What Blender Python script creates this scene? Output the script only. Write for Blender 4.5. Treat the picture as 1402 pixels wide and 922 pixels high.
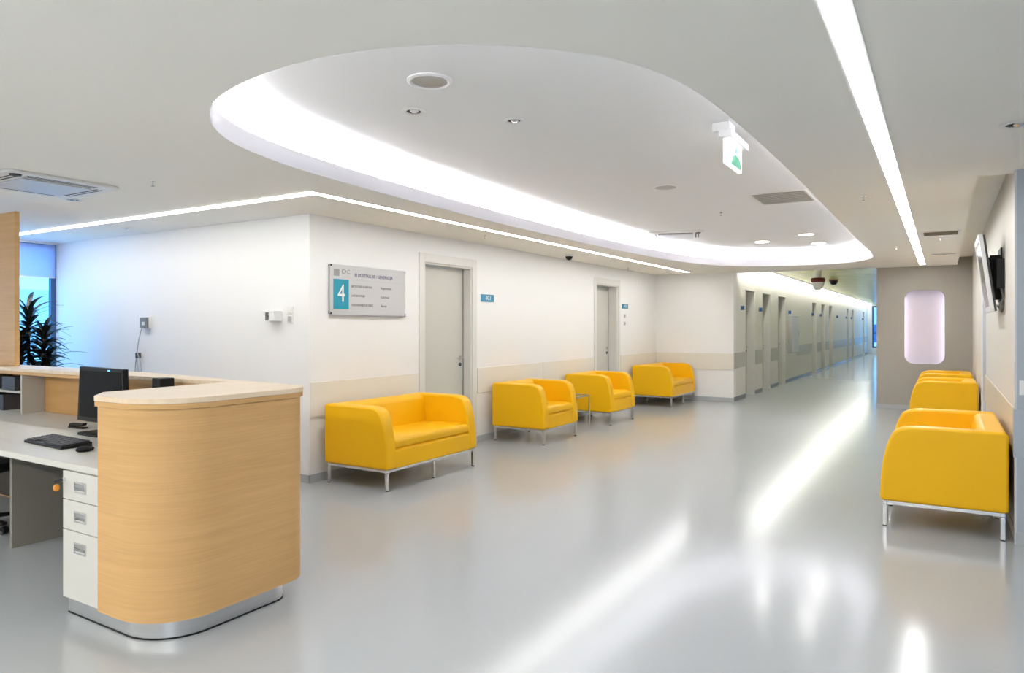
import bpy, bmesh, math, random
from mathutils import Vector, Matrix
random.seed(7)
PI = math.pi
for o in list(bpy.data.objects): bpy.data.objects.remove(o, do_unlink=True)
C = bpy.context.scene.collection
S = bpy.context.scene

# ------------------------------------------------------------------ camera, world, light, exposure
TH = 0.549
cam = bpy.data.cameras.new('camera'); co = bpy.data.objects.new('camera', cam); C.objects.link(co)
co.location = (0, 0, 1.5); co.rotation_euler = (PI/2, 0, TH)
cam.sensor_width = 36; cam.lens = 965.4/1402*36; cam.shift_y = -13.6/1402; cam.clip_end = 300
S.camera = co
S.view_settings.view_transform = 'Standard'; S.view_settings.look = 'None'
S.view_settings.gamma = 1; S.view_settings.use_curve_mapping = False
S.view_settings.exposure = 1.72
w = bpy.data.worlds.new('world'); S.world = w; w.use_nodes = True
bg = w.node_tree.nodes['Background']; bg.inputs[0].default_value = (.16, .50, 1, 1); bg.inputs[1].default_value = 1.3
STRIP = 8.6; COVE = 13.0; COVE2 = 8.0; FILL = 12.0; WASH = 21.0; DOWN = 14.0; NICHE = 2.5

# ------------------------------------------------------------------ helpers
def new_bm(): return bmesh.new()
def box(bm, x0, x1, y0, y1, z0, z1):
    m = Matrix.Translation(((x0+x1)/2, (y0+y1)/2, (z0+z1)/2)) @ Matrix.Diagonal((abs(x1-x0), abs(y1-y0), abs(z1-z0), 1))
    bmesh.ops.create_cube(bm, size=1, matrix=m); return bm
def bx(*a): return box(new_bm(), *a)
def prism(bm, pts, axis, a, b):
    def P(p, t): return {'x': (t, p[0], p[1]), 'y': (p[0], t, p[1]), 'z': (p[0], p[1], t)}[axis]
    lo = [bm.verts.new(P(p, a)) for p in pts]; hi = [bm.verts.new(P(p, b)) for p in pts]
    n = len(pts)
    for i in range(n):
        j = (i+1) % n; bm.faces.new((lo[i], lo[j], hi[j], hi[i]))
    bm.faces.new(lo[::-1]); bm.faces.new(hi)
    bmesh.ops.recalc_face_normals(bm, faces=bm.faces); return bm
def cyl(bm, p0, p1, r0, r1=None, n=20, caps=True):
    p0 = Vector(p0); p1 = Vector(p1); d = p1-p0
    m = Matrix.Translation((p0+p1)/2) @ d.to_track_quat('Z', 'Y').to_matrix().to_4x4()
    bmesh.ops.create_cone(bm, cap_ends=caps, segments=n, radius1=r0, radius2=r0 if r1 is None else r1, depth=d.length, matrix=m); return bm
def lathe(bm, prof, n=32, c=(0, 0, 0)):
    rings = []
    for r, z in prof:
        if r < 1e-5: rings.append([bm.verts.new((c[0], c[1], c[2]+z))])
        else: rings.append([bm.verts.new((c[0]+r*math.cos(2*PI*k/n), c[1]+r*math.sin(2*PI*k/n), c[2]+z)) for k in range(n)])
    for a, b in zip(rings, rings[1:]):
        for k in range(n):
            j = (k+1) % n
            if len(a) == 1 and len(b) == 1: continue
            if len(a) == 1: bm.faces.new((a[0], b[j], b[k]))
            elif len(b) == 1: bm.faces.new((a[k], a[j], b[0]))
            else: bm.faces.new((a[k], a[j], b[j], b[k]))
    bmesh.ops.recalc_face_normals(bm, faces=bm.faces); return bm
def sphere(bm, c, r, sc=(1, 1, 1), n=20):
    bmesh.ops.create_uvsphere(bm, u_segments=n, v_segments=n//2, radius=r, matrix=Matrix.Translation(c) @ Matrix.Diagonal((*sc, 1))); return bm
def tube(bm, pts, r, n=8):
    pts = [Vector(p) for p in pts]; prev = None
    for i, p in enumerate(pts):
        t = (pts[min(i+1, len(pts)-1)]-pts[max(i-1, 0)]).normalized()
        q = t.to_track_quat('Z', 'Y') 
        ring = [bm.verts.new(p + q @ Vector((r*math.cos(2*PI*k/n), r*math.sin(2*PI*k/n), 0))) for k in range(n)]
        if prev:
            for k in range(n):
                bm.faces.new((prev[k], prev[(k+1) % n], ring[(k+1) % n], ring[k]))
        prev = ring
    bmesh.ops.recalc_face_normals(bm, faces=bm.faces); return bm
def spline(pts, n=8):
    pts = [Vector(p) for p in pts]; out = []
    for i in range(len(pts)-1):
        p0 = pts[max(i-1, 0)]; p1 = pts[i]; p2 = pts[i+1]; p3 = pts[min(i+2, len(pts)-1)]
        for k in range(n):
            t = k/n
            out.append(.5*((2*p1)+(p2-p0)*t+(2*p0-5*p1+4*p2-p3)*t*t+(3*p1-p0-3*p2+p3)*t**3))
    out.append(pts[-1]); return out
def closed_spline(pts, n=6):
    m = len(pts); P = [Vector(p) for p in pts]; out = []
    for i in range(m):
        p0, p1, p2, p3 = P[i-1], P[i], P[(i+1) % m], P[(i+2) % m]
        for k in range(n):
            t = k/n
            out.append(.5*((2*p1)+(p2-p0)*t+(2*p0-5*p1+4*p2-p3)*t*t+(3*p1-p0-3*p2+p3)*t**3))
    return out
def offset(loop, d):      # offset of a closed 2D loop (counter-clockwise: outward)
    n = len(loop); out = []
    for i in range(n):
        a = Vector(loop[i-1]); b = Vector(loop[(i+1) % n]); t = (b-a).normalized()
        out.append(Vector(loop[i]) + Vector((t.y, -t.x))*d)
    return out
def obj(name, bm, m, parent=None, bev=0, seg=3, smooth=40, sub=0):
    me = bpy.data.meshes.new(name); bm.to_mesh(me); bm.free()
    if m: me.materials.append(m)
    o = bpy.data.objects.new(name, me); C.objects.link(o)
    if parent: o.parent = parent
    if bev:
        md = o.modifiers.new('bevel', 'BEVEL'); md.width = bev; md.segments = seg; md.limit_method = 'ANGLE'; md.angle_limit = math.radians(35)
    if sub:
        md = o.modifiers.new('sub', 'SUBSURF'); md.levels = sub; md.render_levels = sub
    if smooth or bev:
        me.polygons.foreach_set('use_smooth', [True]*len(me.polygons))
        if not bev: me.set_sharp_from_angle(angle=math.radians(smooth))
        else: md2 = o.modifiers.new('wn', 'WEIGHTED_NORMAL'); md2.keep_sharp = True
    return o
def tag(o, label, cat, group=None, kind=None):
    o['label'] = label; o['category'] = cat
    if group: o['group'] = group
    if kind: o['kind'] = kind
    return o
def struct(name, bm, m, parent=None, **k):
    o = obj(name, bm, m, parent, **k)
    if not parent: o['kind'] = 'structure'
    return o
def thing(name, label, cat, loc=(0, 0, 0), rotz=0, group=None):
    o = bpy.data.objects.new(name, None); C.objects.link(o); o.location = loc; o.rotation_euler = (0, 0, rotz)
    return tag(o, label, cat, group)
def dup(root, loc, rotz, label, group=None):
    def cp(o, par):
        c = o.copy(); C.objects.link(c)
        if par: c.parent = par
        for ch in list(o.children): cp(ch, c)
        return c
    r = cp(root, None); r.location = loc; r.rotation_euler = (0, 0, rotz); r['label'] = label
    if group: r['group'] = group
    return r

# ------------------------------------------------------------------ materials
def mat(name, col, rough=.5, metal=0, spec=.5, emit=None, es=0, noise=None, bump=None, coat=0, trans=0, mix=None):
    m = bpy.data.materials.new(name); m.use_nodes = True; nt = m.node_tree; b = nt.nodes['Principled BSDF']
    b.inputs['Base Color'].default_value = (*col, 1); b.inputs['Roughness'].default_value = rough
    b.inputs['Metallic'].default_value = metal; b.inputs['Specular IOR Level'].default_value = spec
    b.inputs['Coat Weight'].default_value = coat; b.inputs['Transmission Weight'].default_value = trans
    if emit: b.inputs['Emission Color'].default_value = (*emit, 1); b.inputs['Emission Strength'].default_value = es
    if noise:       # (scale vector, amount, second colour)
        tc = nt.nodes.new('ShaderNodeTexCoord'); mp = nt.nodes.new('ShaderNodeMapping'); mp.inputs['Scale'].default_value = noise[0]
        nz = nt.nodes.new('ShaderNodeTexNoise'); nz.inputs['Scale'].default_value = 1; nz.inputs['Detail'].default_value = 4
        cr = nt.nodes.new('ShaderNodeValToRGB'); cr.color_ramp.elements[0].position = .32; cr.color_ramp.elements[1].position = .68
        cr.color_ramp.elements[0].color = (*col, 1); cr.color_ramp.elements[1].color = (*noise[1], 1)
        nt.links.new(tc.outputs['Object'], mp.inputs[0]); nt.links.new(mp.outputs[0], nz.inputs[0])
        nt.links.new(nz.outputs[0], cr.inputs[0]); nt.links.new(cr.outputs[0], b.inputs['Base Color'])
        if len(noise) > 2:
            mp2 = nt.nodes.new('ShaderNodeMapping'); mp2.inputs['Scale'].default_value = noise[2]
            n2 = nt.nodes.new('ShaderNodeTexNoise'); n2.inputs['Scale'].default_value = 1
            nt.links.new(tc.outputs['Object'], mp2.inputs[0]); nt.links.new(mp2.outputs[0], n2.inputs[0])
            mx = nt.nodes.new('ShaderNodeMix'); mx.data_type = 'RGBA'; mx.blend_type = 'MULTIPLY'; mx.inputs[0].default_value = .22
            nt.links.new(cr.outputs[0], mx.inputs[6]); nt.links.new(n2.outputs[0], mx.inputs[7]); 
            bc = nt.nodes.new('ShaderNodeBrightContrast'); bc.inputs[1].default_value = .0
            nt.links.new(mx.outputs[2], bc.inputs[0]); nt.links.new(bc.outputs[0], b.inputs['Base Color'])
    if bump:        # (scale, strength)
        tc = nt.nodes.new('ShaderNodeTexCoord'); nz = nt.nodes.new('ShaderNodeTexNoise'); nz.inputs['Scale'].default_value = bump[0]
        bp = nt.nodes.new('ShaderNodeBump'); bp.inputs['Strength'].default_value = bump[1]; bp.inputs['Distance'].default_value = .01
        nt.links.new(tc.outputs['Object'], nz.inputs[0]); nt.links.new(nz.outputs[0], bp.inputs['Height']); nt.links.new(bp.outputs[0], b.inputs['Normal'])
    return m
WALL = mat('white_wall_paint', (.86, .86, .845), .6, spec=.25, bump=(220, .03))
PANEL = mat('cream_wall_panel', (.79, .76, .68), .4, spec=.35)
TAUPE = mat('taupe_wall_paint', (.42, .40, .36), .6, spec=.25)
DAYGREY = mat('daylight_tinted_pillar_grey', (.42, .46, .515), .45, spec=.35)  # blue of the daylight from behind is put into this grey
CEIL = mat('ceiling_paint', (.91, .89, .83), .8, spec=.1)
CEILU = mat('raised_ceiling_paint', (.86, .86, .85), .8, spec=.1)
LIP = mat('cove_lip_paint', (.80, .79, .82), .7, spec=.1)
SKIRT = mat('grey_vinyl_skirting', (.46, .48, .50), .35)
FLOOR = mat('polished_grey_vinyl', (.41, .435, .455), .16, spec=.55, noise=((.35, .35, .35), (.43, .457, .477)))
DOOR = mat('door_laminate', (.62, .61, .55), .45, spec=.3)
JAMB = mat('door_frame_paint', (.74, .73, .69), .45, spec=.3)
CORRW = mat('corridor_wall', (.80, .79, .75), .5, spec=.3)
CORRP = mat('corridor_panel_dimmed', (.52, .52, .47), .4, spec=.35)  # darker than the lobby panels: the corridor's weaker light is in the colour
GREENC = mat('yellow_green_gloss_ceiling', (.78, .78, .20), .22, spec=.5, noise=((3, 3, 3), (.86, .85, .34)))
CREAMC = mat('corridor_ceiling_edge', (.70, .66, .55), .5)
YEL = mat('yellow_leatherette', (.92, .50, .002), .38, spec=.35, bump=(160, .05))
CHROME = mat('brushed_chrome', (.72, .72, .72), .22, 1)
STEEL = mat('brushed_steel', (.62, .63, .65), .3, 1, noise=((2, 2, 300), (.70, .71, .73)))
WOOD = mat('maple_veneer', (.68, .41, .17), .45, spec=.2, noise=((1.0, 1.0, 22), (.735, .455, .20), (4, 4, 150)))
WOODTOP = mat('maple_top', (.74, .58, .40), .35, spec=.4, noise=((26, 1.2, 8), (.82, .67, .49)))
GLAM = mat('light_grey_laminate', (.48, .46, .41), .45)
DESK = mat('desk_laminate', (.62, .61, .57), .4)
BLACK = mat('black_plastic', (.010, .010, .011), .45, spec=.3)
DARK = mat('dark_grey_plastic', (.05, .05, .055), .5)
MID = mat('mid_grey', (.28, .28, .28), .5)
WPL = mat('white_plastic', (.80, .80, .79), .4)
GPL = mat('grey_plastic', (.45, .45, .45), .4)
TEAL = mat('teal_print', (.005, .30, .42), .45)
BLUEP = mat('blue_print', (.03, .25, .42), .4)
INK = mat('grey_ink', (.18, .18, .19), .5)
NAVY = mat('navy_ink', (.10, .10, .22), .5)
SILVER = mat('silver_sign', (.56, .56, .56), .4, spec=.4)
GREEN = mat('green_print', (.02, .42, .20), .5)
LGREEN = mat('pale_cyan_print', (.25, .50, .58), .5)
SIGNW = mat('lit_sign_plate', (.9, .9, .9), .4, emit=(1, 1, 1), es=.4)
GLASS = mat('clear_glass', (.92, .97, 1), .02, trans=1); 
def thin_glass():
    m = bpy.data.materials.new('window_glass'); m.use_nodes = True; nt = m.node_tree; nt.nodes.clear()
    o = nt.nodes.new('ShaderNodeOutputMaterial'); t = nt.nodes.new('ShaderNodeBsdfTransparent'); t.inputs[0].default_value = (.9, .97, 1, 1)
    g = nt.nodes.new('ShaderNodeBsdfGlossy'); g.inputs['Roughness'].default_value = .02; x = nt.nodes.new('ShaderNodeMixShader'); x.inputs[0].default_value = .06
    nt.links.new(t.outputs[0], x.inputs[1]); nt.links.new(g.outputs[0], x.inputs[2]); nt.links.new(x.outputs[0], o.inputs[0]); return m
WGLASS = thin_glass()
def blind_mat():
    m = bpy.data.materials.new('dusk_tinted_blind'); m.use_nodes = True; nt = m.node_tree; nt.nodes.clear()
    o = nt.nodes.new('ShaderNodeOutputMaterial'); d = nt.nodes.new('ShaderNodeBsdfDiffuse'); d.inputs[0].default_value = (.8, .8, .85, 1)
    g = nt.nodes.new('ShaderNodeBsdfTranslucent'); g.inputs[0].default_value = (.5, .72, 1, 1); x = nt.nodes.new('ShaderNodeMixShader'); x.inputs[0].default_value = .6  # blue dusk light is put into the fabric tint
    nt.links.new(d.outputs[0], x.inputs[1]); nt.links.new(g.outputs[0], x.inputs[2]); nt.links.new(x.outputs[0], o.inputs[0]); return m
BLIND = blind_mat()
FRAMEB = mat('blue_grey_window_frame', (.05, .12, .26), .4)
FRAMEW = mat('white_window_frame', (.75, .78, .82), .4)
FACADE = mat('pale_facade', (.60, .62, .62), .8)
BWIN = mat('far_window_glass', (.02, .10, .25), .2)
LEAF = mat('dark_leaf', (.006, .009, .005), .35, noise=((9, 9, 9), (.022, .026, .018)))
BARK = mat('bark', (.06, .045, .03), .8)
TERRA = mat('dark_pot', (.04, .04, .045), .5)
SOIL = mat('soil', (.03, .02, .015), .9)
ORANGE = mat('orange_key_fob', (.75, .30, .03), .5)
NICHEB = mat('niche_back', (.74, .66, .73), .6, spec=.2)
RED = mat('dark_red_plastic', (.16, .02, .015), .4)
def emis(name, col, s):
    m = bpy.data.materials.new(name); m.use_nodes = True; nt = m.node_tree; nt.nodes.clear()
    o = nt.nodes.new('ShaderNodeOutputMaterial'); e = nt.nodes.new('ShaderNodeEmission'); e.inputs[0].default_value = (*col, 1); e.inputs[1].default_value = s
    nt.links.new(e.outputs[0], o.inputs[0]); return m
E_STRIP = emis('strip_diffuser_light', (1, .985, .955), STRIP)
E_FILL = emis('added_ceiling_fill', (1, .97, .91), FILL)  # fill strip added out of view to lift the ceiling and near floor
E_FILL2 = emis('added_reception_fill', (1, .965, .90), 2.4)  # added out of view to brighten the desk, drawers and counter end
E_COVE = emis('cove_led_light', (.93, .92, 1), COVE)
E_COVE2 = emis('cove_led_light_weak', (.93, .92, 1), COVE2)
E_WASH = emis('wall_wash_led_light', (1, .97, .90), WASH)
E_DOWN = emis('downlight_light', (1, .97, .92), DOWN)
E_NICHE = emis('niche_led_light', (.95, .90, 1), NICHE)

# ------------------------------------------------------------------ the setting: shell
H = 2.58; HU = 2.88; HC = 2.74
XW, YA, YB, XC, XN, XR, YP = -5.17, 4.74, 14.28, -3.56, -1.05, .43, 5.95
XL, YS, XE, YE = -9.8, -5.0, 6.0, 43.0
fl = new_bm()
box(fl, XL-.3, XE+.3, YS-.3, 15, -.1, 0); box(fl, XC-.2, XN+.2, 15, YE+.3, -.1, 0)
struct('floor', fl, FLOOR, smooth=0)

def ring(bm, rect, loop, z, up=(0, 1, 2), flip=False):
    """plate: rectangle with a hole of any star-shaped outline, at constant third coordinate"""
    x0, x1, y0, y1 = rect; n = len(loop)
    cx = sum(p[0] for p in loop)/n; cy = sum(p[1] for p in loop)/n
    A = [(math.atan2(p[1]-cy, p[0]-cx), p[0], p[1]) for p in loop]
    def hit(a):
        dx, dy = math.cos(a), math.sin(a); t = 1e9
        if dx > 1e-9: t = min(t, (x1-cx)/dx)
        if dx < -1e-9: t = min(t, (x0-cx)/dx)
        if dy > 1e-9: t = min(t, (y1-cy)/dy)
        if dy < -1e-9: t = min(t, (y0-cy)/dy)
        return cx+dx*t, cy+dy*t
    A.sort(); items = [(a, (x, y), hit(a)) for a, x, y in A]
    for px, py in ((x0, y0), (x1, y0), (x1, y1), (x0, y1)):
        a = math.atan2(py-cy, px-cx)
        for i in range(n):
            a0, a1 = A[i-1][0], A[i][0]
            if i == 0: a0 -= 2*PI
            aa = a if a <= A[-1][0] or i else a-2*PI
            if a0 < aa <= a1:
                p0 = Vector(A[i-1][1:]); p1 = Vector(A[i][1:]); d = Vector((math.cos(a), math.sin(a))); e = p1-p0
                den = d.x*e.y-d.y*e.x; q = p0-Vector((cx, cy)); t = (q.x*e.y-q.y*e.x)/den
                items.append((aa, (cx+d.x*t, cy+d.y*t), (px, py))); break
    items.sort(key=lambda i: i[0])
    def V(p):
        c = [0, 0, 0]; c[up[0]] = p[0]; c[up[1]] = p[1]; c[up[2]] = z; return bm.verts.new(c)
    I = [V(i[1]) for i in items]; O = [V(i[2]) for i in items]; m = len(items)
    for k in range(m):
        j = (k+1) % m
        if (O[k].co-O[j].co).length < 1e-6: bm.faces.new((I[k], I[j], O[j]))
        else: bm.faces.new((I[k], I[j], O[j], O[k]))
OV = [(-.91, 8.7), (-.91, 10.4), (-.90, 11.7), (-1.0, 12.55), (-1.40, 13.12), (-2.09, 13.26), (-2.75, 13.08), (-3.3, 12.65), (-3.62, 11.85), (-3.84, 10.5),
      (-3.95, 8.6), (-3.96, 6.8), (-3.92, 5.2), (-3.84, 4.0), (-3.72, 3.15), (-3.5, 2.58), (-3.1, 2.2), (-2.6, 2.03),
      (-2.08, 2.02), (-1.64, 2.16), (-1.3, 2.42), (-1.07, 2.78), (-.95, 3.4), (-.91, 5.1), (-.91, 6.9)]
OV = [tuple(p) for p in closed_spline(OV, 5)]
bm = new_bm()
ring(bm, (XL-.3, .21, YS-.3, 14.55), OV, H)
def quad(bm, *p): bm.faces.new([bm.verts.new(q) for q in p])
quad(bm, (.21, YS-.3, H), (XE+.3, YS-.3, H), (XE+.3, 6.08, H), (.21, 6.08, H))
quad(bm, (.21, 6.08, H), (.21, 14.6, H), (.21, 14.6, H+.14), (.21, 6.08, H+.14))
quad(bm, (.21, 6.08, H), (.45, 6.08, H), (.45, 6.08, H+.14), (.21, 6.08, H+.14))
quad(bm, (.21, 6.08, H+.14), (.5, 6.08, H+.14), (.5, 14.6, H+.14), (.21, 14.6, H+.14))
quad(bm, (XC-.2, 14.55, H), (XN+.1, 14.55, H), (XN+.1, 14.55, 3.2), (XC-.2, 14.55, 3.2))
quad(bm, (XN, 14.55, H), (.21, 14.55, H), (.21, 14.62, H), (XN, 14.62, H))
struct('ceiling', bm, CEIL, smooth=0)
# raised ceiling above the oval opening, with its pocket
OVo = [tuple(p) for p in offset(OV, .30)]
bm = new_bm()
vs = [bm.verts.new((x, y, HU)) for x, y in OVo]; bm.faces.new(vs)
lo = [bm.verts.new((x, y, H+.02)) for x, y in OVo]
for i in range(len(vs)): bm.faces.new((vs[i-1], vs[i], lo[i], lo[i-1]))
inn = [bm.verts.new((x, y, H+.02)) for x, y in OV]
for i in range(len(vs)): bm.faces.new((lo[i-1], lo[i], inn[i], inn[i-1]))
raised = struct('ceiling_2', bm, CEILU, smooth=30); raised.name = 'ceiling.001'
# lip of the opening
OVi = [tuple(p) for p in offset(OV, .025)]
bm = new_bm(); L = len(OV)
a = [bm.verts.new((x, y, H-.001)) for x, y in OV]; b = [bm.verts.new((x, y, H+.115)) for x, y in OV]
c = [bm.verts.new((x, y, H+.115)) for x, y in OVi]; d = [bm.verts.new((x, y, H+.02)) for x, y in OVi]
for i in range(L):
    for u, v in ((a, b), (b, c), (c, d)): bm.faces.new((u[i-1], u[i], v[i], v[i-1]))
struct('trim_1', bm, LIP, smooth=35)
# led tape lying in the pocket: brighter along the far and left sides
def tape(idx, name, m):
    l1 = offset(OV, .10); l2 = offset(OV, .15); bm = new_bm()
    for i in idx:
        j = (i+1) % L
        bm.faces.new([bm.verts.new((p[0], p[1], H+.045)) for p in (l1[i], l1[j], l2[j], l2[i])])
    return obj(name, bm, m, smooth=0)
strong = [i for i in range(L) if not (OV[i][1] < 10.5 and OV[i][0] > -2.0)]
t = thing('cove_light', 'white light tape hidden in the pocket around the oval raised ceiling', 'cove light', (0, 0, 0))
o = tape(strong, 'light_tape', E_COVE); o.parent = t
o = tape([i for i in range(L) if i not in strong], 'light_tape', E_COVE2); o.parent = t

def wall_u(bm, u0, u1, z0, z1, t0, t1, ax, openings=()):
    """wall slab running along axis ax ('x' or 'y') between u0,u1 with rectangular openings (ua,ub,za,zb)"""
    def B(a, b, c, d):
        if b-a < 1e-4 or d-c < 1e-4: return
        if ax == 'y': box(bm, t0, t1, a, b, c, d)
        else: box(bm, a, b, t0, t1, c, d)
    cur = u0
    for ua, ub, za, zb in sorted(openings):
        B(cur, ua, z0, z1); B(ua, ub, z0, za); B(ua, ub, zb, z1); cur = ub
    B(cur, u1, z0, z1); return bm
D1 = (6.48, 7.46, 0, 2.26); D2 = (11.26, 12.22, 0, 2.26)
wl = struct('wall_left', wall_u(new_bm(), YA, YB+.2, 0, H+.02, XW-.30, XW, 'y', (D1, D2)), WALL, smooth=0)
wr = struct('wall_reception', wall_u(new_bm(), XL-.2, XW-.30, 0, H+.02, YA, YA+.2, 'x'), WALL, smooth=0)
wb = struct('wall_back', bx(XW, XC, YB, YB+.2, 0, H+.02), WALL, smooth=0)
CD = [(15.25, 16.12), (16.86, 17.76), (18.67, 19.66), (24.1, 25.0), (26.08, 26.95), (28.0, 28.95), (33.6, 34.3), (35.45, 36.4), (40.6, 41.5)]
wc = struct('wall_corridor_left', wall_u(new_bm(), YB+.2, YE, 0, 3.1, XC-.17, XC, 'y', [(a, b, 0, 2.29) for a, b in CD]), CORRW, smooth=0)
struct('wall_corridor_right', bx(XN, XN+.12, 14.85, YE, 0, 3.1), CORRW, smooth=0)
# window walls
WIN = [(3.25, 4.735), (1.75, 3.15)]
struct('wall_window', wall_u(new_bm(), YS, YA, 0, H+.02, XL-.15, XL, 'y', [(a, b, .12, H-.02) for a, b in WIN]), WALL, smooth=0)
WS = [(1.8, 3.8)]
struct('wall_entrance', wall_u(new_bm(), XL, XE, 0, H+.02, YS-.15, YS, 'x', [(a, b, .3, 2.3) for a, b in WS]), WALL, smooth=0)
struct('wall_side', bx(XE, XE+.15, YS, YP+.3, 0, H+.02), WALL, smooth=0)
pil = struct('wall_pillar', bx(XR, XE, YP, YP+.25, 0, H+.02), DAYGREY, smooth=0)
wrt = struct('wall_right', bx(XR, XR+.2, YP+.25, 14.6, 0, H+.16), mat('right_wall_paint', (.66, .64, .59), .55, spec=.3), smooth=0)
# pillar return is the same grey-cream wall, a thin corner strip
struct('trim_2', bx(XR-.012, XR+.0, YP+.0, 6.02, 0, H), mat('corner_guard', (.62, .62, .60), .4), smooth=0)
# niche wall
NX0, NX1, NZ0, NZ1 = -.60, .02, .83, 2.15
def rrect(x0, x1, y0, y1, r, n=7):
    P = []
    for cx, cy, a0 in ((x1-r, y0+r, -PI/2), (x1-r, y1-r, 0), (x0+r, y1-r, PI/2), (x0+r, y0+r, PI)):
        for k in range(n+1):
            a = a0+PI/2*k/n; P.append((cx+r*math.cos(a), cy+r*math.sin(a)))
    return P
hole = rrect(NX0, NX1, NZ0, NZ1, .15)
hole = [((p[0]), (p[1])) for p in hole]
bm = new_bm(); ring(bm, (XN, XR+.1, 0, H+.16), hole, 14.6, up=(0, 2, 1))
n = len(hole); fa = [bm.verts.new((x, 14.6, z)) for x, z in hole]; fb = [bm.verts.new((x, 14.635, z)) for x, z in hole]
for i in range(n): bm.faces.new((fa[i-1], fa[i], fb[i], fb[i-1]))
quad(bm, (XN, 14.6, 0), (XN, 14.85, 0), (XN, 14.85, H+.16), (XN, 14.6, H+.16))
struct('wall_niche', bm, TAUPE, smooth=30)
t = thing('light_niche', 'tall rounded wall niche glowing lavender white along its two sides', 'wall niche', (-.29, 14.72, NZ0))
bm = new_bm(); X0, X1, Z0, Z1 = -.41, .41, -.06, NZ1-NZ0+.03
box(bm, X0, X1, .05, .06, Z0, Z1); obj('back_panel', bm, NICHEB, t, smooth=0)
bm = new_bm(); box(bm, X0-.01, X0, -.08, .06, Z0, Z1); box(bm, X1, X1+.01, -.08, .06, Z0, Z1); box(bm, X0, X1, -.08, .05, Z1, Z1+.01); box(bm, X0, X1, -.08, .05, Z0-.01, Z0)
obj('niche_box', bm, WPL, t, smooth=0)
for s in (-1, 1):
    obj('light_tube', cyl(new_bm(), (s*.365, -.03, .06), (s*.365, -.03, Z1-.12), .012, n=10), E_NICHE, t)

# skirting
SK = .078
struct('baseboard_left', wall_u(new_bm(), YA-.006, YB, 0, SK, XW, XW+.006, 'y', [(6.38, 7.56, 0, SK), (11.15, 12.32, 0, SK)]), SKIRT, smooth=0)
struct('baseboard_reception', bx(XL, XW+.006, YA-.006, YA, 0, SK), SKIRT, smooth=0)
struct('baseboard_back', bx(XW, XC+.006, YB-.006, YB, 0, SK), SKIRT, smooth=0)
struct('baseboard_corridor', wall_u(new_bm(), YB, YE, 0, .09, XC, XC+.006, 'y', [(a, b, 0, .09) for a, b in CD]), mat('dark_skirting', (.16, .17, .18), .3), smooth=0)
struct('baseboard_niche', bx(XN-.006, XR, 14.594, 14.6, 0, SK), SKIRT, smooth=0)
struct('baseboard_right', bx(XR-.006, XR, YP+.1, 14.59, 0, SK), SKIRT, smooth=0)
struct('baseboard_pillar', bx(XR-.006, XE, YP-.006, YP, 0, .085), SKIRT, smooth=0)
struct('baseboard_window', bx(XL, XL+.006, YS, YA, 0, SK), SKIRT, smooth=0)

# wall protection panels (parts of their walls)
def panel(parent, *a, m=PANEL): return obj('wall_panel', bx(*a), m, parent, bev=.004, seg=2)
for y0, y1 in ((YA+.0, 6.37), (7.58, 9.33), (9.335, 11.13), (12.34, YB-.012)): panel(wl, XW, XW+.014, y0, y1, .63, .963)
for x0, x1 in ((XW+.0, -4.36), (-4.355, XC+.0)): panel(wb, x0, x1, YB-.014, YB, .63, .963)
prev = YB
for a_, b_ in CD+[(YE, YE)]:
    x = prev+.0 if prev == YB else prev+.05
    y = a_-.05
    if prev == 19.66: panel(wc, XC, XC+.014, 21.3, y, .66, .975, m=CORRP)
    else: panel(wc, XC, XC+.014, x, y, .66, .975, m=CORRP)
    prev = b_
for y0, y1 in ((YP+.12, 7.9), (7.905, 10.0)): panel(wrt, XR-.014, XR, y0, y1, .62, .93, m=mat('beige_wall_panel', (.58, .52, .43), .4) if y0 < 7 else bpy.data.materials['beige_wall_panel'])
panel(pil, XR-.02, 1.7, YP-.016, YP, .60, .93, m=DAYGREY)
struct('trim_3', bx(XR-.03, XR, 10.02, 10.5, 0, 2.3), mat('pale_blue_door_frame', (.62, .66, .72), .35), smooth=0)

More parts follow.
